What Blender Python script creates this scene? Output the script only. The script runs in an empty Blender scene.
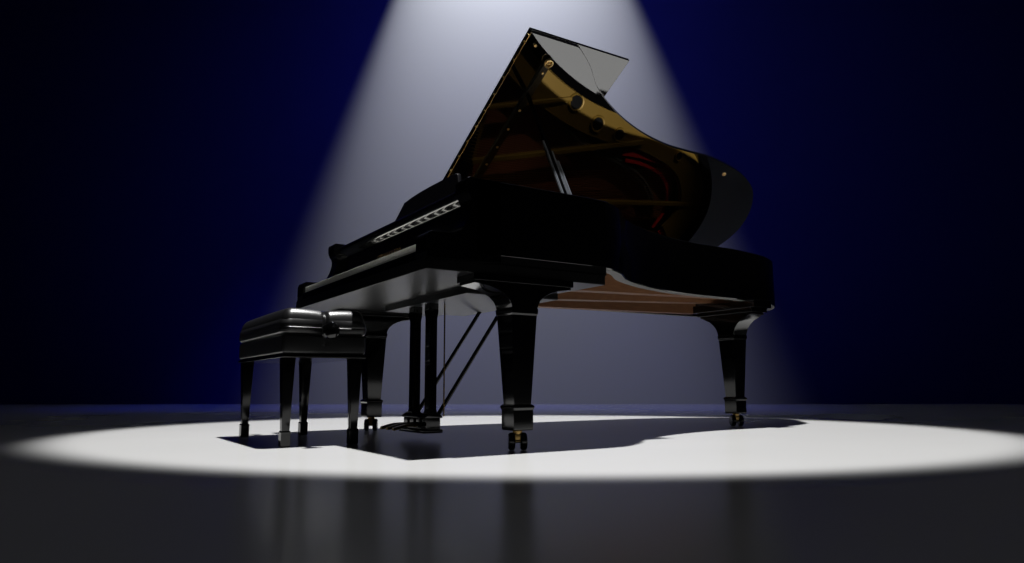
import bpy, bmesh, math, random
from mathutils import Vector, Matrix
random.seed(4)
S = bpy.context.scene
COL = S.collection
PI = math.pi

# ------------------------------------------------------------------ materials
def mat(name, col, rough=.4, metal=0., spec=.5, coat=0., ior=1.5, noise=0., bump=0., scale=40., col2=None, stretch=None):
    m = bpy.data.materials.new(name); m.use_nodes = True
    nt = m.node_tree; N = nt.nodes; L = nt.links
    b = N['Principled BSDF']
    b.inputs['Base Color'].default_value = (*col, 1)
    b.inputs['Roughness'].default_value = rough
    b.inputs['Metallic'].default_value = metal
    b.inputs['Specular IOR Level'].default_value = spec
    b.inputs['IOR'].default_value = ior
    b.inputs['Coat Weight'].default_value = coat
    b.inputs['Coat Roughness'].default_value = .03
    tc = N.new('ShaderNodeTexCoord'); mp = N.new('ShaderNodeMapping')
    L.new(tc.outputs['Object'], mp.inputs[0])
    if stretch: mp.inputs['Scale'].default_value = stretch
    nz = N.new('ShaderNodeTexNoise'); nz.inputs['Scale'].default_value = scale; nz.inputs['Detail'].default_value = 4
    L.new(mp.outputs[0], nz.inputs['Vector'])
    c2 = col2 or tuple(c * .85 for c in col)
    mx = N.new('ShaderNodeMix'); mx.data_type = 'RGBA'
    mx.inputs[6].default_value = (*col, 1); mx.inputs[7].default_value = (*c2, 1)
    L.new(nz.outputs['Fac'], mx.inputs[0]); L.new(mx.outputs[2], b.inputs['Base Color'])
    if noise:
        mr = N.new('ShaderNodeMapRange'); mr.inputs[3].default_value = max(0, rough - noise); mr.inputs[4].default_value = rough + noise
        L.new(nz.outputs['Fac'], mr.inputs[0]); L.new(mr.outputs[0], b.inputs['Roughness'])
    if bump:
        bp = N.new('ShaderNodeBump'); bp.inputs['Strength'].default_value = bump; bp.inputs['Distance'].default_value = .002
        L.new(nz.outputs['Fac'], bp.inputs['Height']); L.new(bp.outputs[0], b.inputs['Normal'])
    return m

M = dict(
    black=mat('black_lacquer', (.0012, .0012, .0014), .07, spec=.5, noise=.01, scale=8),
    lid=mat('black_lid_lacquer', (.0012, .0012, .0014), .02, spec=1., ior=1.8, noise=.005, scale=5),
    satin=mat('satin_black', (.002, .002, .0022), .25, spec=.4),
    under=mat('satin_underside', (.0015, .0015, .0017), .33, spec=.5, noise=.02),
    rimwood=mat('grey_stained_rim_edge', (.17, .165, .155), .5, spec=.3, scale=30),
    stick=mat('grey_satin_stick', (.045, .05, .06), .35, spec=.5),
    leather=mat('black_leather', (.004, .004, .0045), .31, spec=.5, noise=.05, bump=.25, scale=220),
    brass=mat('polished_brass', (.80, .60, .28), .42, 1.),
    darkbrass=mat('aged_brass', (.26, .17, .06), .3, 1.),
    gold=mat('bronze_painted_iron', (.19, .112, .016), .42, .45, scale=60),
    wood=mat('warm_spruce', (.24, .115, .052), .5, spec=.3, scale=6, stretch=(14, 1, 14), col2=(.13, .055, .025)),
    sound=mat('soundboard_spruce', (.15, .048, .02), .4, spec=.35, scale=6, stretch=(18, 1, 18), col2=(.10, .03, .012)),
    ivory=mat('ivory_white', (.80, .79, .74), .25, spec=.5, scale=20),
    ebony=mat('ebony', (.004, .004, .004), .25),
    felt=mat('red_felt', (.40, .012, .010), .9, spec=.1, scale=300, bump=.3),
    greyfelt=mat('grey_felt', (.10, .10, .09), .9, spec=.1, scale=300, bump=.3),
    steel=mat('steel_string', (.5, .42, .36), .3, 1.),
    copper=mat('copper_string', (.45, .18, .08), .35, 1.),
    goldleaf=mat('gold_lettering', (.10, .05, .015), .5, .3),
    desk=mat('black_desk_lacquer', (.002, .002, .003), .22, spec=.5),
)

# ------------------------------------------------------------------ mesh helpers
class MB:
    def __init__(s): s.bm = bmesh.new()
    def box(s, x0, x1, y0, y1, z0, z1, bev=0., seg=2, rot=None, piv=None):
        n = bmesh.new()
        bmesh.ops.create_cube(n, size=1)
        for v in n.verts:
            v.co = Vector(((x0 + x1) / 2 + v.co.x * (x1 - x0), (y0 + y1) / 2 + v.co.y * (y1 - y0), (z0 + z1) / 2 + v.co.z * (z1 - z0)))
        if bev: bmesh.ops.bevel(n, geom=list(n.edges), offset=bev, segments=seg, profile=.5, affect='EDGES')
        return s.add(n, rot, piv)
    def add(s, n, rot=None, piv=None):
        if rot is not None:
            p = Vector(piv or (0, 0, 0))
            for v in n.verts: v.co = rot @ (v.co - p) + p
        me = bpy.data.meshes.new('tmp'); n.to_mesh(me); n.free(); s.bm.from_mesh(me); bpy.data.meshes.remove(me)
        return s
    def prism(s, poly, f0, f1, bev=0., seg=2):
        """poly: 2D list; f0/f1 map (a, b) to the two end faces"""
        n = bmesh.new()
        A = [n.verts.new(f0(*p)) for p in poly]; B = [n.verts.new(f1(*p)) for p in poly]
        n.faces.new(A); n.faces.new(B[::-1])
        k = len(poly)
        for i in range(k): n.faces.new((A[i], B[i], B[(i + 1) % k], A[(i + 1) % k]))
        bmesh.ops.recalc_face_normals(n, faces=n.faces)
        if bev:
            ed = [e for e in n.edges if len(e.link_faces) == 2 and e.calc_face_angle(0) > .6]
            bmesh.ops.bevel(n, geom=ed, offset=bev, segments=seg, profile=.5, affect='EDGES')
        return s.add(n)
    def tube(s, pts, r, seg=12, cap=True):
        n = bmesh.new(); pts = [Vector(p) for p in pts]; rings = []
        rs = r if isinstance(r, (list, tuple)) else [r] * len(pts)
        for i, p in enumerate(pts):
            t = (pts[min(i + 1, len(pts) - 1)] - pts[max(i - 1, 0)]).normalized()
            a = t.orthogonal() if i == 0 else (a - t * a.dot(t))
            a.normalize(); b = t.cross(a)
            rings.append([n.verts.new(p + (a * math.cos(q) + b * math.sin(q)) * rs[i]) for q in [2 * PI * k / seg for k in range(seg)]])
        for i in range(len(pts) - 1):
            for k in range(seg): n.faces.new((rings[i][k], rings[i][(k + 1) % seg], rings[i + 1][(k + 1) % seg], rings[i + 1][k]))
        if cap: n.faces.new(rings[0][::-1]); n.faces.new(rings[-1])
        bmesh.ops.recalc_face_normals(n, faces=n.faces)
        return s.add(n)
    def lathe(s, prof, seg=24, M4=None):
        """prof: (r, z) list about z, closed at both ends"""
        n = bmesh.new(); rings = []
        for r, z in prof: rings.append([n.verts.new((r * math.cos(2 * PI * k / seg), r * math.sin(2 * PI * k / seg), z)) for k in range(seg)])
        for i in range(len(prof) - 1):
            for k in range(seg): n.faces.new((rings[i][k], rings[i][(k + 1) % seg], rings[i + 1][(k + 1) % seg], rings[i + 1][k]))
        n.faces.new(rings[0][::-1]); n.faces.new(rings[-1])
        bmesh.ops.recalc_face_normals(n, faces=n.faces)
        if M4 is not None: bmesh.ops.transform(n, matrix=M4, verts=n.verts)
        return s.add(n)
    def taper(s, cx, cy, secs, bev=.004):
        """square section loft: (z, half_x, half_y)"""
        n = bmesh.new(); R = []
        for z, hx, hy in secs: R.append([n.verts.new((cx + a * hx, cy + b * hy, z)) for a, b in ((-1, -1), (1, -1), (1, 1), (-1, 1))])
        for i in range(len(secs) - 1):
            for k in range(4): n.faces.new((R[i][k], R[i][(k + 1) % 4], R[i + 1][(k + 1) % 4], R[i + 1][k]))
        n.faces.new(R[0][::-1]); n.faces.new(R[-1])
        bmesh.ops.recalc_face_normals(n, faces=n.faces)
        if bev: bmesh.ops.bevel(n, geom=[e for e in n.edges if e.calc_face_angle(0) > .25], offset=bev, segments=2, profile=.5, affect='EDGES')
        return s.add(n)
    def build(s, name, m, parent=None, org=(0, 0, 0), loc=None, ang=34):
        bm = s.bm; o = Vector(org)
        for v in bm.verts: v.co -= o
        lim = math.radians(ang)
        for f in bm.faces: f.smooth = True
        for e in bm.edges: e.smooth = len(e.link_faces) == 2 and e.calc_face_angle(0) < lim
        me = bpy.data.meshes.new(name); bm.to_mesh(me); bm.free()
        me.materials.append(m)
        ob = bpy.data.objects.new(name, me); COL.objects.link(ob)
        if parent: ob.parent = parent
        if loc is not None: ob.location = loc
        wn = ob.modifiers.new('weighted_normals', 'WEIGHTED_NORMAL'); wn.keep_sharp = True; wn.weight = 100
        return ob

def thing(name, label, cat, loc):
    o = bpy.data.objects.new(name, None); COL.objects.link(o); o.location = loc
    o.empty_display_size = .1
    o['label'] = label; o['category'] = cat
    return o
def copy_tree(o, parent, loc, rz=0):
    c = o.copy(); COL.objects.link(c); c.parent = parent; c.location = loc; c.rotation_euler = (0, 0, rz)
    for ch in list(o.children):
        d = ch.copy(); COL.objects.link(d); d.parent = c
    return c
def structure(o): o['kind'] = 'structure'; return o

def spline(pts, n=6):
    out = []
    for i in range(len(pts) - 1):
        p0 = Vector(pts[max(i - 1, 0)]); p1 = Vector(pts[i]); p2 = Vector(pts[i + 1]); p3 = Vector(pts[min(i + 2, len(pts) - 1)])
        for k in range(n):
            t = k / n
            out.append(.5 * ((2 * p1) + (p2 - p0) * t + (2 * p0 - 5 * p1 + 4 * p2 - p3) * t * t + (3 * p1 - p0 - 3 * p2 + p3) * t ** 3))
    out.append(Vector(pts[-1])); return out

# ------------------------------------------------------------------ camera
CAM = Vector((3.7137, -1.0586, .231))
r_ = Vector((.54057326, .84128723, -.00404424)); u_ = Vector((.12414574, -.07501409, .98942444)); w_ = Vector((-.83208677, .53535847, .14499284))
cd = bpy.data.cameras.new('camera'); cam = bpy.data.objects.new('camera', cd); COL.objects.link(cam)
cd.sensor_width = 36; cd.lens = 714.945 / 1024 * 36; cd.clip_end = 200; cd.clip_start = .02
cam.matrix_world = Matrix(((r_.x, u_.x, -w_.x, CAM.x), (r_.y, u_.y, -w_.y, CAM.y), (r_.z, u_.z, -w_.z, CAM.z), (0, 0, 0, 1)))
S.camera = cam

# ------------------------------------------------------------------ setting
mf = bpy.data.materials.new('stage_floor'); mf.use_nodes = True
nt = mf.node_tree; b = nt.nodes['Principled BSDF']
tc = nt.nodes.new('ShaderNodeTexCoord'); nz = nt.nodes.new('ShaderNodeTexNoise'); nz.inputs['Scale'].default_value = .7; nz.inputs['Detail'].default_value = 3
nt.links.new(tc.outputs['Object'], nz.inputs['Vector'])
cr = nt.nodes.new('ShaderNodeValToRGB'); cr.color_ramp.elements[0].color = (.30, .30, .30, 1); cr.color_ramp.elements[1].color = (.32, .32, .318, 1)
nt.links.new(nz.outputs['Fac'], cr.inputs[0]); nt.links.new(cr.outputs[0], b.inputs['Base Color'])
mr = nt.nodes.new('ShaderNodeMapRange'); mr.inputs[3].default_value = .20; mr.inputs[4].default_value = .23
nt.links.new(nz.outputs['Fac'], mr.inputs[0]); nt.links.new(mr.outputs[0], b.inputs['Roughness'])
b.inputs['Specular IOR Level'].default_value = .3
# floor edge where the backdrop stands
E0 = Vector((-9.527, -1.638, 0)); E1 = Vector((-.212, 8.63, 0)); ed = (E1 - E0).normalized(); en = Vector((ed.y, -ed.x, 0))  # en points to the camera
ec = (E0 + E1) / 2
n = MB()
c = [ec + ed * 22, ec - ed * 22, ec - ed * 22 + en * 26, ec + ed * 22 + en * 26]
vs = [n.bm.verts.new(p) for p in c]; vb = [n.bm.verts.new(p - Vector((0, 0, .1))) for p in c]
n.bm.faces.new(vs); n.bm.faces.new(vb[::-1])
for i in range(4): n.bm.faces.new((vs[i], vb[i], vb[(i + 1) % 4], vs[(i + 1) % 4]))
bmesh.ops.recalc_face_normals(n.bm, faces=n.bm.faces)
structure(n.build('floor', mf))
mw = mat('backdrop_cloth', (.008, .010, .16), .95, spec=.05, scale=3, bump=.05)
n = MB()
c = [(ec + ed * 22), (ec - ed * 22), (ec - ed * 22 - en * .15), (ec + ed * 22 - en * .15)]
n.prism([(p.x, p.y) for p in c], lambda a, b: (a, b, -.1), lambda a, b: (a, b, 14))
structure(n.build('wall_back', mw))

# ------------------------------------------------------------------ grand piano
PO = Vector((.77, 1.35, 0))
piano = thing('grand_piano', 'glossy black concert grand piano with its lid propped open in the spotlight', 'piano', PO)
def P(b, name, m, parent=None, ang=34): return b.build(name, m, parent or piano, PO, ang=ang)

OUT = [Vector((1.53, .20)), Vector((1.53, .50))] + spline([(1.53, .72), (1.512, .835), (1.44, .96), (1.33, 1.09), (1.225, 1.29), (1.15, 1.51), (1.108, 1.73), (1.098, 1.93),
      (1.094, 2.115), (1.055, 2.35), (1.005, 2.51), (.925, 2.65), (.785, 2.77), (.615, 2.835), (.45, 2.82), (.29, 2.74), (.15, 2.60), (.045, 2.40), (.003, 2.15), (0, 1.90)], 6) + [Vector((0, 1.2)), Vector((0, .8)), Vector((0, .20))]
def offset(poly, d):
    out = []
    for i, p in enumerate(poly):
        a = poly[max(i - 1, 0)]; c = poly[min(i + 1, len(poly) - 1)]
        t = (c - a).normalized(); nrm = Vector((-t.y, t.x))   # inward for this winding (travelling up the treble side)
        out.append(p + nrm * d)
    return out
INN = offset(OUT, .052)
ZR = .982
# rim: a wall of constant thickness
def rim_bot(p): return .735 if p.x < .02 and p.y > .85 else .702
n = bmesh.new(); secs = []
for o, i in zip(OUT, INN):
    zb = .70 + .03 * min(1, max(0, (.25 - o.x) / .25)) * min(1, max(0, (o.y - .9) / .3))
    e = .004; d = (i - o).normalized()
    sec = [(o + d * e, zb), (o, zb + e), (o, ZR - e), (o + d * e, ZR), (i - d * e, ZR), (i, ZR - e), (i, zb + e), (i - d * e, zb)]
    secs.append([n.verts.new((q.x, q.y, z)) for q, z in sec])
for a, c in zip(secs, secs[1:]):
    for k in range(8): n.faces.new((a[k], a[(k + 1) % 8], c[(k + 1) % 8], c[k]))
n.faces.new(secs[0]); n.faces.new(secs[-1][::-1]); bmesh.ops.recalc_face_normals(n, faces=n.faces)
q = MB(); q.add(n); rim = P(q, 'rim', M['black']); rim.data.materials.append(M['rimwood'])
for f in rim.data.polygons:
    if f.normal.z < -.9: f.material_index = 1

# arms (cheeks) with the S-curve
ARM = [(.004, .674), (0, .70), (0, .742), (.006, .759), (.018, .766), (.07, .766), (.105, .770), (.132, .783), (.152, .806), (.167, .838), (.176, .870), (.1775, .893), (.171, .908), (.161, .922), (.156, .94), (.155, .966), (.159, .978), (.169, ZR), (.30, ZR), (.30, .674)]
for x0, x1 in ((0, .092), (1.438, 1.53)):
    q = MB(); q.prism(ARM, lambda a, b: (x0, a, b), lambda a, b: (x1, a, b), bev=.003); P(q, 'arm', M['black'], ang=28)

# key bed, its moulded lower edge and key slip
q = MB(); q.box(-.004, 1.534, -.004, .789, .63, .672, .004); q.box(0.001, 1.529, .001, .80, .668, .705, .002)
kb = P(q, 'key_bed', M['under'])
q = MB(); q.box(.092, 1.438, .0, .018, .672, .704, .003); P(q, 'key_slip', M['black'])
q = MB(); q.box(.38, 1.22, .33, .785, .602, .632, .004); P(q, 'under_frame', M['under'])

# keyboard
q = MB(); q.box(.094, 1.436, .03, .17, .690, .716, .001); keyb = P(q, 'keyboard', M['satin'])
kx0, kx1 = .098, 1.434; kw = (kx1 - kx0) / 52
def key_w(i, n0=None):
    b = MB(); b.box(kx0 + i * kw + .0005, kx0 + (i + 1) * kw - .0005, .012, .168, .706, .736, .0012)
    return b
first = P(key_w(0), 'white_key', M['ivory'], keyb)
for i in range(1, 52):
    c = first.copy(); COL.objects.link(c); c.parent = keyb; c.location = (i * kw, 0, 0)
bk = MB(); bk.prism([(.062, .7355), (.066, .745), (.072, .7475), (.166, .7475), (.166, .7355)], lambda a, b: (kx0 + kw - .0065, a, b), lambda a, b: (kx0 + kw + .0065, a, b), bev=.0015)
fb = P(bk, 'black_key', M['ebony'], keyb)
names = 'ABCDEFG'; firstdone = True
for i in range(1, 51):
    if names[i % 7] in 'ACDFG':
        c = fb.copy(); COL.objects.link(c); c.parent = keyb; c.location = (i * kw, 0, 0)

# fallboard: leaning panel with a rolled lip that mirrors the keys
FB = [(.170, .735), (.178, .752), (.192, .775), (.199, .81), (.203, .85), (.206, .895), (.200, .906), (.189, .915), (.179, .926), (.173, .938), (.172, .948), (.177, .955), (.19, .958), (.235, .958), (.235, .735)]
q = MB(); q.prism(FB, lambda a, b: (.094, a, b), lambda a, b: (1.436, a, b)); fall = P(q, 'fallboard', M['black'], ang=40)
cu = bpy.data.curves.new('lettering', 'FONT'); cu.body = 'STEINWAY & SONS'; cu.size = .032; cu.extrude = .0004; cu.align_x = 'CENTER'; cu.resolution_u = 2
tmp = bpy.data.objects.new('tmp', cu); COL.objects.link(tmp)
bpy.context.view_layer.update()
me = bpy.data.meshes.new_from_object(tmp.evaluated_get(bpy.context.evaluated_depsgraph_get()))
COL.objects.unlink(tmp); bpy.data.objects.remove(tmp); bpy.data.curves.remove(cu)
me.transform(Matrix.Translation(Vector((.72, .1995, .818)) - PO) @ Matrix.Rotation(math.radians(86), 4, 'X'))
me.materials.append(M['goldleaf']); let = bpy.data.objects.new('lettering', me); COL.objects.link(let); let.parent = fall; let['label'] = 'small gold lettering'

# music desk
DK = [(.40, 1.00), (.415, 1.045), (.515, 1.128), (.522, 1.136), (.535, 1.134), (.60, 1.142), (.70, 1.148), (.82, 1.15), (.95, 1.15), (1.05, 1.149), (1.075, 1.14), (1.105, 1.06), (1.11, 1.0), (1.11, .97), (.40, .97)]
q = MB(); q.prism(DK, lambda a, b: (a, .345 + (b - 1.0) * .12, b), lambda a, b: (a, .363 + (b - 1.0) * .12, b), bev=.003); desk = P(q, 'music_desk', M['desk'])
q = MB(); q.box(.10, 1.43, .236, .50, .945, .966, .003); P(q, 'music_shelf', M['black'])

# ---------------- interior
def inside(d): return offset(OUT, d)
q = MB(); poly = [p for p in inside(.06)]
q.prism([(p.x, p.y) for p in poly], lambda a, b: (a, b, .805), lambda a, b: (a, b, .815)); P(q, 'soundboard', M['sound'])
q = MB()
for (ax, ay), (bx, by), w in (((.25, .84), (.95, 2.62), .035), ((.55, .84), (1.04, 2.25), .035), ((.9, .84), (1.085, 1.45), .03)): pass
def bar(q, a, b, w, z0, z1, bev=.002):
    a = Vector(a); b = Vector(b); t = (b - a).normalized(); nn = Vector((-t.y, t.x)) * w / 2
    pl = [a + nn, b + nn, b - nn, a - nn]
    q.prism([(p.x, p.y) for p in pl], lambda x, y: (x, y, z0), lambda x, y: (x, y, z1), bev=bev)
for a, c_ in (((.30, .80), (.93, 2.60)), ((.78, .80), (1.02, 2.20)), ((.06, 1.05), (.30, 2.60))):
    q = MB(); bar(q, a, c_, .07, .712, .806); P(q, 'brace_beam', M['wood'])
q = MB(); q.box(.06, 1.42, .80, .86, .71, .806, .002); P(q, 'cross_beam', M['wood'])

# iron plate: perimeter web with round holes painted as dark discs, struts
def holed_web():
    n = bmesh.new()
    a = inside(.050); b2 = inside(.235)
    idx = [i for i, p in enumerate(OUT) if p.y > .80]
    # only the bentside and tail part, from the treble straight to the bass corner
    A = [n.verts.new((a[i].x, a[i].y, .940)) for i in idx if OUT[i].x > .2]; B = [n.verts.new((b2[i].x, b2[i].y, .930)) for i in idx if OUT[i].x > .2]
    for k in range(len(A) - 1): n.faces.new((A[k], B[k], B[k + 1], A[k + 1]))
    bmesh.ops.recalc_face_normals(n, faces=n.faces)
    for f in n.faces:
        if f.normal.z < 0: f.normal_flip()
    r = bmesh.ops.extrude_face_region(n, geom=list(n.faces))
    for v in r['geom']:
        if isinstance(v, bmesh.types.BMVert): v.co.z -= .02
    bmesh.ops.recalc_face_normals(n, faces=n.faces)
    return n
q = MB(); q.add(holed_web())
# front web (tuning-pin field) and the bass side flange
q.prism([(.07, .5), (1.46, .5), (1.46, .78), (1.40, .88), (1.34, .95), (.07, .95)], lambda a, b: (a, b, .872), lambda a, b: (a, b, .892), bev=.002)
q.box(.07, .15, .9, 2.2, .872, .892, .003)
plate = P(q, 'iron_plate', M['gold'])
HOLES = [(1.052, 1.50, .043), (.958, 1.70, .040), (.925, 1.89, .034), (.880, 2.44, .026)]
for hx, hy, hr in HOLES:
    q = MB(); q.lathe([(hr * 1.42, .920), (hr * 1.40, .939), (hr * 1.25, .946), (hr * 1.05, .944), (hr * .98, .938), (hr * .98, .920)], 28, Matrix.Translation((hx, hy, 0)))
    o = P(q, 'plate_hole_ring', M['gold'], plate)
    q = MB(); q.lathe([(hr * .97, .938), (hr * .97, .9405)], 28, Matrix.Translation((hx, hy, 0))); P(q, 'hole_dark_disc', M['ebony'], o)  # black disc on the uncut web stands in for the hole's darkness
for a, c_, w in (((.90, .92), (1.065, 1.46), .028), ((.58, .90), (.915, 2.10), .032), ((.36, .90), (.575, 2.72), .030), ((.20, .90), (.30, 2.60), .028)):
    q = MB(); bar(q, a, c_, w, .905, .952, .008); P(q, 'strut', M['gold'], plate)
# pin block cover strip (dark) with tuning area, hitch-pin felts, bridges, dampers
def band(pts, w, z0, z1, name, m, parent=None):
    c = spline(pts, 8); n = bmesh.new(); secs = []
    for i, p in enumerate(c):
        t = (c[min(i + 1, len(c) - 1)] - c[max(i - 1, 0)]).normalized(); nn = Vector((-t.y, t.x)) * w / 2
        secs.append([n.verts.new((x.x, x.y, z)) for x, z in ((p + nn, z0), (p + nn, z1), (p - nn, z1), (p - nn, z0))])
    for a, b2 in zip(secs, secs[1:]):
        for k in range(4): n.faces.new((a[k], a[(k + 1) % 4], b2[(k + 1) % 4], b2[k]))
    n.faces.new(secs[0]); n.faces.new(secs[-1][::-1]); bmesh.ops.recalc_face_normals(n, faces=n.faces)
    q = MB(); q.add(n); return P(q, name, m, parent)
band([(.86, 1.98), (.865, 2.20), (.835, 2.42), (.75, 2.57), (.61, 2.65), (.44, 2.64), (.30, 2.55)], .12, .905, .912, 'string_felt', M['felt'])
band([(.775, 2.02), (.77, 2.2), (.72, 2.38), (.62, 2.47), (.48, 2.49), (.36, 2.44)], .022, .905, .914, 'string_felt', M['felt'])
br = band([(1.20, 1.0), (1.10, 1.20), (1.01, 1.36), (.90, 1.53), (.82, 1.70), (.78, 1.88), (.74, 2.05), (.67, 2.22), (.56, 2.36), (.42, 2.40)], .04, .815, .893, 'bridge', M['greyfelt'])
c = spline([(1.20, 1.0), (1.10, 1.20), (1.01, 1.36), (.90, 1.53), (.82, 1.70), (.78, 1.88), (.74, 2.05), (.67, 2.22), (.56, 2.36), (.42, 2.40)], 9)
q = MB()
for k, p in enumerate(c):
    q.box(p.x - .006, p.x + .006, p.y - .004, p.y + .004, .892, .901)
o = P(q, 'bridge_pins', M['ebony'], br); o['kind'] = 'stuff'
# strings
q = MB(); q2 = MB()
for k in range(70):
    t = k / 69; x0 = 1.40 - 1.05 * t
    e = c[min(len(c) - 1, int(t * (len(c) - 1)))]
    q.tube([(x0 + .02, .80, .905), (e.x, e.y, .905), (e.x - .03, e.y + .12, .902)], .0009, 4)
for k in range(24):
    t = k / 23
    q2.tube([(.16 + .32 * t, .80, .918), (.42 + .36 * t, 2.40 + .1 * math.sin(t * PI), .918)], .0022, 5)
o = P(q, 'strings', M['steel']); o['kind'] = 'stuff'
o = P(q2, 'bass_strings', M['copper']); o['kind'] = 'stuff'
q = MB()
for k in range(60):
    x = 1.36 - 1.2 * k / 59
    q.box(x - .007, x + .007, .84, .90, .91, .945, .002)
o = P(q, 'dampers', M['ebony']); o['kind'] = 'stuff'
q = MB(); q.box(.07, 1.46, .30, .52, .85, .93, .004); P(q, 'pin_block', M['satin'])

# ---------------- lid
TH = math.radians(30.73); ZT = .983
def lid_pt(lx, y, off=0.):
    return Vector((lx * math.cos(TH) - off * math.sin(TH), y, ZT + lx * math.sin(TH) + off * math.cos(TH)))
YF = .598
LO = offset(OUT, -.012)
lp = [Vector((1.514, YF))] + [Vector((min(p.x, 1.514), p.y)) for p in LO if p.y > YF + .05] + [Vector((0.0, YF))]
q = MB(); q.prism([(p.x, p.y) for p in lp], lambda a, b: lid_pt(a, b, 0), lambda a, b: lid_pt(a, b, .02), bev=.0025); lid = P(q, 'lid', M['lid'], ang=30)
q = MB(); q.prism([(0, YF + .004), (1.516, YF + .004), (1.516, 1.178), (0, 1.172)], lambda a, b: lid_pt(a, b, .0215), lambda a, b: lid_pt(a, b, .0395), bev=.0025); P(q, 'lid_flap', M['lid'], lid)
q = MB()
q.prism([(0.02, -.001), (1.498, -.001), (1.498, .0155), (.02, .0155)], lambda a, b: lid_pt(a, YF - .003, b), lambda a, b: lid_pt(a, YF + .0, b), bev=.001)
hg = P(q, 'piano_hinge', M['darkbrass'], lid)
for k in range(15):
    q = MB()
    lx = .06 + k * .1
    p = lid_pt(lx, YF - .004, .007)
    q.lathe([(.0042, -.001), (.0042, .001), (.002, .0022)], 10, Matrix.Translation(p) @ Matrix.Rotation(PI / 2, 4, 'X'))
    P(q, 'hinge_screw', M['brass'], hg)
RY = Matrix.Rotation(-TH, 4, 'Y')
def on_lid(lx, y, off): return Matrix.Translation(lid_pt(lx, y, off)) @ RY @ Matrix.Rotation(PI, 4, 'X')   # local +z points down from the lid's face
q = MB(); q.prism([(.60, .737), (1.40, .737), (1.425, .745), (1.425, .765), (1.40, .773), (.60, .773)], lambda a, b: lid_pt(a, b, -.012), lambda a, b: lid_pt(a, b, .002), bev=.002); rail = P(q, 'prop_rail', M['satin'], lid)
for lx in (.76, .88, 1.0, 1.12, 1.345):
    q = MB(); q.lathe([(.007, -.002), (.007, .001), (.0055, .003), (.002, .0036)], 14, on_lid(lx, .755, -.012)); P(q, 'screw', M['brass'], rail)
# brass cup ring at the end of the rail
q = MB(); q.lathe([(.022, 0), (.0235, .006), (.021, .012), (.016, .013), (.0125, .010), (.012, .002)], 24, on_lid(1.405, .752, -.012))
q.lathe([(.005, 0), (.005, .009), (.003, .011)], 12, on_lid(1.405, .752, -.012))
P(q, 'prop_cup', M['brass'], rail)
for lx, y, r in ((1.462, .649, .008), (1.017, 2.304, .013)):
    q = MB(); q.lathe([(r, -.001), (r, .004), (r * .8, .008), (r * .3, .010)], 18, on_lid(lx, y, 0)); P(q, 'lid_bumper', M['brass'], lid)

# lid prop: long stick plus the shorter sticks folded against its foot
B0 = Vector((1.43, .700, .95)); T0 = lid_pt(1.215, .748, -.013); ax = (T0 - B0).normalized()
sx = Vector((0, 1, 0)); sx = (sx - ax * ax.dot(sx)).normalized(); sy = ax.cross(sx)
def stick(b, p0, p1, w, t, off=0., bev=.0015):
    n = bmesh.new(); V = []
    for p in (p0, p1):
        c0 = p + sx * off
        V.append([n.verts.new(c0 + sx * (a * w / 2) + sy * (d * t / 2)) for a, d in ((-1, -1), (1, -1), (1, 1), (-1, 1))])
    for k in range(4): n.faces.new((V[0][k], V[0][(k + 1) % 4], V[1][(k + 1) % 4], V[1][k]))
    n.faces.new(V[0]); n.faces.new(V[1][::-1]); bmesh.ops.recalc_face_normals(n, faces=n.faces)
    bmesh.ops.bevel(n, geom=list(n.edges), offset=bev, segments=2, affect='EDGES'); b.add(n)
q = MB(); stick(q, B0, T0, .015, .016); prop = P(q, 'lid_prop', M['black'])
Lp = (T0 - B0).length
for off, top in ((.0145, .36), (.029, .30), (-.0135, .42)):
    q = MB(); stick(q, B0 + ax * .01, B0 + ax * top, .0115, .014, off, .003); P(q, 'short_prop_stick', M['stick'], prop)
q = MB(); q.box(1.405, 1.462, .665, .745, .93, .958, .004); P(q, 'prop_bracket', M['brass'], prop)

# ---------------- legs
def make_leg(top_z, reach, plates, face):
    """leg standing on its own origin; bracket flares along y"""
    b = MB()
    b.taper(0, 0, [(.150, .0365, .0365), (.49, .0545, .0545), (.4975, .0575, .0575), (.515, .0585, .0585), (.520, .0545, .0545)], .002)
    dz = top_z - .597
    arc = [(.056, .515), (.060, .53), (.070, .547 + dz * .3), (.088, .563 + dz * .5), (.115, .577 + dz * .75), (.15, .588 + dz * .9), (reach * .92, .595 + dz), (reach, .597 + dz)]
    pr = arc + [(reach, .612 + dz), (-reach, .612 + dz)] + [(-a, z) for a, z in arc[::-1]]
    b.prism(pr, lambda a, z: (-.056, a, z), lambda a, z: (.056, a, z), bev=.002)
    for z0, z1, hx, hy in plates: b.box(-hx, hx, -hy, hy, z0, z1, .003)
    leg = b.build('leg', M['black'], piano, ang=30)
    b = MB(); b.taper(0, 0, [(.072, .040, .040), (.078, .042, .042), (.146, .0425, .0425), (.152, .046, .046), (.160, .046, .046), (.166, .038, .038)], .0015)
    b.build('leg_cuff', M['black'], leg)
    b = MB(); RZ = Matrix.Rotation(face, 4, 'Z'); RXm = RZ @ Matrix.Rotation(PI / 2, 4, 'Y')
    b.lathe([(.014, .05), (.018, .056), (.018, .072)], 16)
    b.box(-.011, .011, -.022, .016, .036, .058, .004, rot=RZ.to_3x3())
    b.tube([RZ @ Vector((-.033, -.004, .032)), RZ @ Vector((.033, -.004, .032))], .006, 12)
    cas = b.build('caster', M['darkbrass'], leg)
    b = MB()
    for sgn in (-1, 1):
        b.lathe([(.010, -.012), (.026, -.012), (.031, -.008), (.032, 0), (.031, .008), (.026, .012), (.010, .012)], 24, Matrix.Translation(RZ @ Vector((sgn * .022, -.004, .032))) @ RXm)
    w = b.build('caster_wheel', M['satin'], leg)
    return leg
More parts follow.
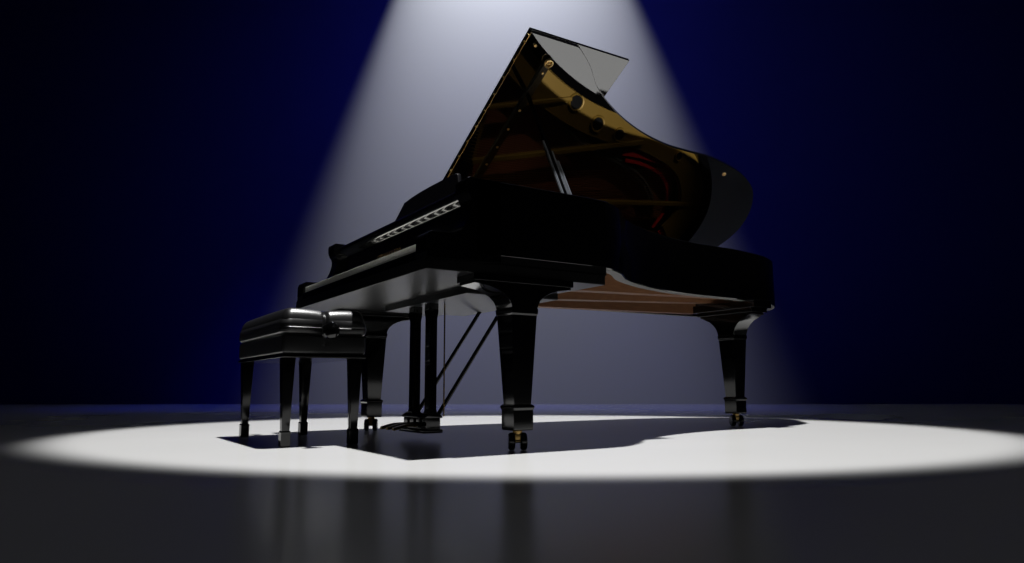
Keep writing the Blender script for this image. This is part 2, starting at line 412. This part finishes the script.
legA = make_leg(.597, .215, [(.606, .632, .064, .222)], math.radians(62)); legA.location = Vector((1.476, .402, 0)) - PO
copy_tree(legA, piano, Vector((.054, .402, 0)) - PO)
legT = make_leg(.625, .185, [(.636, .662, .20, .068)][:0] + [(.636, .662, .066, .20), (.660, .704, .074, .225)], math.radians(-28))
legT.location = Vector((.912, 2.262, 0)) - PO; legT.rotation_euler = (0, 0, PI / 2)

# ---------------- lyre
q = MB(); q.box(.612, .868, .315, .410, .030, .046, .003)
q.box(.622, .858, .338, .402, .045, .052, .001)
q.box(.622, .858, .352, .402, .05, .096, .002)
for x0, x1 in ((.622, .662), (.688, .726), (.754, .792), (.818, .858)): q.box(x0, x1, .334, .356, .05, .096, .0015)
q.prism([(.326, .094), (.326, .101), (.347, .116), (.392, .116), (.410, .101), (.410, .094)], lambda a, b: (.616, a, b), lambda a, b: (.864, a, b), bev=.002)
lyre = P(q, 'pedal_lyre', M['black'])
for x in (.667, .833):
    q = MB(); q.taper(x, .365, [(.115, .028, .022), (.13, .025, .018), (.53, .025, .018), (.56, .028, .022), (.60, .028, .022)], .003); P(q, 'lyre_post', M['black'], lyre)
for x in (.60, .82):
    q = MB(); q.tube([(x, .405, .10), (x, .775, .64)], .0095, 12); P(q, 'lyre_brace', M['black'], lyre)
for x in (.655, .745, .845):
    q = MB(); q.tube([(x, .425, .10), (x, .425, .63)], .0035, 8); P(q, 'pedal_rod', M['darkbrass'], lyre)
for x in (.675, .740, .805):
    q = MB()
    pts = spline([(.345, .064), (.30, .066), (.26, .064), (.225, .056), (.20, .050)], 4)
    w = [.011 + .006 * min(1, max(0, (k - 6) / 5)) for k in range(len(pts))]
    n = bmesh.new(); V = []
    for k, p in enumerate(pts):
        ww = w[k] * (.7 if k == len(pts) - 1 else 1)
        V.append([n.verts.new((x + a * ww, p.x, p.y + d * .006)) for a, d in ((-1, -1), (1, -1), (.8, 1), (-.8, 1))])
    for a, c_ in zip(V, V[1:]):
        for k in range(4): n.faces.new((a[k], a[(k + 1) % 4], c_[(k + 1) % 4], c_[k]))
    n.faces.new(V[0]); n.faces.new(V[-1][::-1]); bmesh.ops.recalc_face_normals(n, faces=n.faces)
    bmesh.ops.bevel(n, geom=list(n.edges), offset=.002, segments=2, affect='EDGES')
    q.add(n); P(q, 'pedal', M['darkbrass'], lyre)

# ------------------------------------------------------------------ bench
BO = Vector((.50, -.13, 0))
bench = thing('piano_bench', 'black leather adjustable bench with side knob standing at the keyboard', 'bench', BO)
def cushion(x0, x1, y0, y1, z0, z1, r, rz, puff, seams_x=(), seams_y=(), sub=40, depth=.012, tuft=0.):
    """padded box: big soft radius above, tight below, with stitched valleys"""
    n = bmesh.new(); bmesh.ops.create_cube(n, size=2)
    bmesh.ops.subdivide_edges(n, edges=list(n.edges), cuts=sub, use_grid_fill=True)
    c = Vector(((x0 + x1) / 2, (y0 + y1) / 2, (z0 + z1) / 2)); h = Vector(((x1 - x0) / 2, (y1 - y0) / 2, (z1 - z0) / 2))
    sgx = (x1 - x0) / (len(seams_x) + 1); sgy = (y1 - y0) / (len(seams_y) + 1)
    kx = [x0 - sgx, *seams_x, x1 + sgx]; ky = [y0 - sgy * .5, *seams_y, y1 + sgy * .5]
    def lobe(v, ks):
        for a, b in zip(ks, ks[1:]):
            if v <= b: break
        return max(0., math.sin(PI * min(1, max(0, (v - a) / (b - a))))) ** .8
    for v in n.verts:
        p = Vector([math.sin(v.co[k] * PI / 2) * h[k] for k in range(3)])
        R = Vector((r, r, rz if p.z > 0 else .012))
        inn = Vector([max(-h[k] + R[k], min(h[k] - R[k], p[k])) for k in range(3)])
        d = Vector([(p[k] - inn[k]) / R[k] for k in range(3)])
        nrm = d.normalized() if d.length > 1e-6 else Vector((0, 0, 0))
        q_ = inn + Vector([nrm[k] * R[k] for k in range(3)])
        X, Y = c.x + p.x, c.y + p.y
        top = max(0, nrm.z)
        u, w = p.x / h.x, p.y / h.y
        q_.z += top * (puff * (1 - u ** 4) * (1 - w ** 4) + tuft * lobe(X, kx) * lobe(Y, ky))
        out = abs(nrm.x) * lobe(Y, ky) + abs(nrm.y) * lobe(X, kx)
        q_ += Vector((nrm.x, nrm.y, 0)) * (puff * .3 + tuft * .6) * out * max(0, 1 - (p.z / h.z) ** 2)
        g = 0
        for s_ in seams_y: g = max(g, math.exp(-((Y - s_) / .008) ** 2) * (1 - abs(nrm.y)))
        for s_ in seams_x: g = max(g, math.exp(-((X - s_) / .008) ** 2) * (1 - abs(nrm.x)))
        q_ -= nrm * depth * g * (1 if p.z > 0 else .35)
        v.co = c + q_
    return n
q = MB(); q.add(cushion(.118, .882, -.302, .042, .436, .498, .036, .050, .006, (), (-.13,), 90, .014, .009)); seat = q.build('seat_cushion', M['leather'], bench, BO, ang=80)
q = MB(); q.add(cushion(.120, .880, -.300, .040, .360, .438, .014, .010, .004, (), (-.13,), 50, .005, .002)); q.build('seat_box', M['leather'], bench, BO, ang=80)
q = MB(); q.box(.117, .883, -.303, .043, .346, .356, .003); q.box(.125, .875, -.295, .035, .354, .364, .002); q.build('seat_frame', M['black'], bench, BO)
for sgn, xx in ((1, .914), (-1, .086)):
    q = MB(); Mx = Matrix.Translation((xx, -.13, .452)) @ Matrix.Rotation(sgn * PI / 2, 4, 'Y')
    q.lathe([(.012, -.03), (.012, -.006), (.028, -.006), (.030, 0), (.026, .004), (.018, .008), (.018, .014), (.030, .018), (.035, .024), (.0355, .034), (.031, .041), (.020, .045), (.006, .046)], 28, Mx)
    q.build('height_knob', M['black'], bench, BO)
def bench_leg():
    b = MB(); b.taper(0, 0, [(.055, .0145, .0145), (.325, .0245, .0245), (.347, .0255, .0255)], .002)
    leg = b.build('leg', M['black'], bench)
    b = MB(); b.taper(0, 0, [(0, .0165, .0165), (.004, .0185, .0185), (.052, .0185, .0185), (.058, .0195, .0195), (.063, .015, .015)], .0012)
    b.build('leg_cuff', M['black'], leg)
    return leg
bl = bench_leg(); bl.location = Vector((.842, -.268, 0)) - BO
for x, y in ((.842, .008), (.158, -.268), (.158, .008)): copy_tree(bl, bench, Vector((x, y, 0)) - BO)

# ------------------------------------------------------------------ self-emitting cone standing in for the light shaft behind the piano
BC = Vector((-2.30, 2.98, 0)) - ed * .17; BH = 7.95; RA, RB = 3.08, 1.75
mb = bpy.data.materials.new('glowing_haze'); mb.use_nodes = True
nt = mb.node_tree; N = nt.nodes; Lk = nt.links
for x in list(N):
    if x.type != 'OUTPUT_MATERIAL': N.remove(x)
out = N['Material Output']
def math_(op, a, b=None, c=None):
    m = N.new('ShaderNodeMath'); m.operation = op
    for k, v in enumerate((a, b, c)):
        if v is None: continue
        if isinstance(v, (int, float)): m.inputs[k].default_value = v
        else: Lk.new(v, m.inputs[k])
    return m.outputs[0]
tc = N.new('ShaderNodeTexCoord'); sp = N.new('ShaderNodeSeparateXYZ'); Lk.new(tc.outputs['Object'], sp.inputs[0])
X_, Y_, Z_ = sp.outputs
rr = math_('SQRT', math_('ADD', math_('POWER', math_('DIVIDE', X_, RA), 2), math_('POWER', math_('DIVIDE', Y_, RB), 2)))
rest = math_('SUBTRACT', 1.0, math_('DIVIDE', Z_, BH))              # 1 at the floor, 0 at the cone's apex
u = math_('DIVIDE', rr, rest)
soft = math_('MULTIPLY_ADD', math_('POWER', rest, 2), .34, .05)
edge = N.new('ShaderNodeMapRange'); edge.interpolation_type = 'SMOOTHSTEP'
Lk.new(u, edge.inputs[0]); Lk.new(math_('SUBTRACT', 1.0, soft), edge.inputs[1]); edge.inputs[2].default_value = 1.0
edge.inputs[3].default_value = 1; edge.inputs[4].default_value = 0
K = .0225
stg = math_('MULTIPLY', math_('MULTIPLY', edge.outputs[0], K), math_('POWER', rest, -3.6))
em = N.new('ShaderNodeEmission'); em.inputs['Color'].default_value = (.92, .96, 1.04, 1)  # haze glows by itself, fading downward; no lamp lights it
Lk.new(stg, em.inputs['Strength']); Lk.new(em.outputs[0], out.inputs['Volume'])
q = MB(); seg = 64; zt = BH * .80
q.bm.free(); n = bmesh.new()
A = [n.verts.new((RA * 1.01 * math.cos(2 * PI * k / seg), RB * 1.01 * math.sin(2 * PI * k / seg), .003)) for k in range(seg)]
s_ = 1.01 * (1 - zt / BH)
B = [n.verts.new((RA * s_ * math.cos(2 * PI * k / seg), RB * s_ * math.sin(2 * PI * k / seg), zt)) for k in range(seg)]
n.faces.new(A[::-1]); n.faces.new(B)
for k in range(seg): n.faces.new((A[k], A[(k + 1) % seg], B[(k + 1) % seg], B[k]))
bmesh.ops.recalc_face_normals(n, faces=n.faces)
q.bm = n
beam = q.build('haze_glow_cone', mb); beam.location = BC; beam.rotation_euler = (0, 0, math.atan2(ed.y, ed.x))
beam['kind'] = 'stuff'; beam['label'] = 'pale self-glowing haze cone standing in for a light shaft behind the piano'; beam['category'] = 'glowing haze'

# ------------------------------------------------------------------ light
def spot(name, loc, target, power, size, blend, radius, col=(1, 1, 1)):
    l = bpy.data.lights.new(name, 'SPOT'); l.energy = power; l.spot_size = size; l.spot_blend = blend; l.shadow_soft_size = radius; l.color = col
    o = bpy.data.objects.new(name, l); COL.objects.link(o); o.location = loc
    o.rotation_euler = (Vector(target) - Vector(loc)).to_track_quat('-Z', 'Y').to_euler(); return o
LP = Vector((1.0, .80, 8.0)); LT = Vector((.54, 1.06, 0))
so = spot('stage_spot', LP, LT, 9600, 2 * math.atan(2.03 / 8.0), .16, .10, (1, .995, .98))
zx = (LP - LT).normalized(); xx = (ed - zx * ed.dot(zx)).normalized(); yx = zx.cross(xx)
so.matrix_world = Matrix.Translation(LP) @ Matrix((xx, yx, zx)).transposed().to_4x4() @ Matrix.Diagonal((1.17, 1, 1, 1))
bl_t = ec + Vector((0, 0, 3.4)); 
spot('blue_wash', bl_t + en * 3.6 + Vector((0, 0, 2.2)), bl_t, 62, math.radians(150), 1.0, .5, (.01, .03, 1))
for k in range(-1, 2):
    b0 = ec + ed * (k * 2.6) + en * 1.7
    spot('blue_floor_fill', b0 + Vector((0, 0, 5.3)), b0 - en * .35, 330, math.radians(50), 1.0, .15, (.02, .05, 1))  # added unseen blue fill, tints the floor along the backdrop
spot('spill_fill', (1.0, 1.15, 8.0), (2.4, -.4, 0), 120, math.radians(64), 1.0, .10)  # added dim fill above the piano, lifts the floor outside the pool
for ty, tx, tz in ((1.02, 1.40, 1.30), (1.55, 1.10, 1.33), (2.25, 1.08, 1.33)):
    spot('interior_fill_spot', (6.2, ty + .4, 4.3), (tx, ty, tz), 720, 2 * math.atan(.44 / 6.0), .55, .12, (1, .93, .82))  # added fill spots, no visible source, brighten the piano's interior
w = bpy.data.worlds.new('dark_hall'); S.world = w; w.use_nodes = True
w.node_tree.nodes['Background'].inputs[0].default_value = (.0003, .0003, .0006, 1)

S.view_settings.view_transform = 'Standard'; S.view_settings.look = 'None'
S.cycles.max_bounces = 8; S.cycles.glossy_bounces = 6; S.cycles.diffuse_bounces = 4
S.cycles.sample_clamp_indirect = 6
S.cycles.use_denoising = True
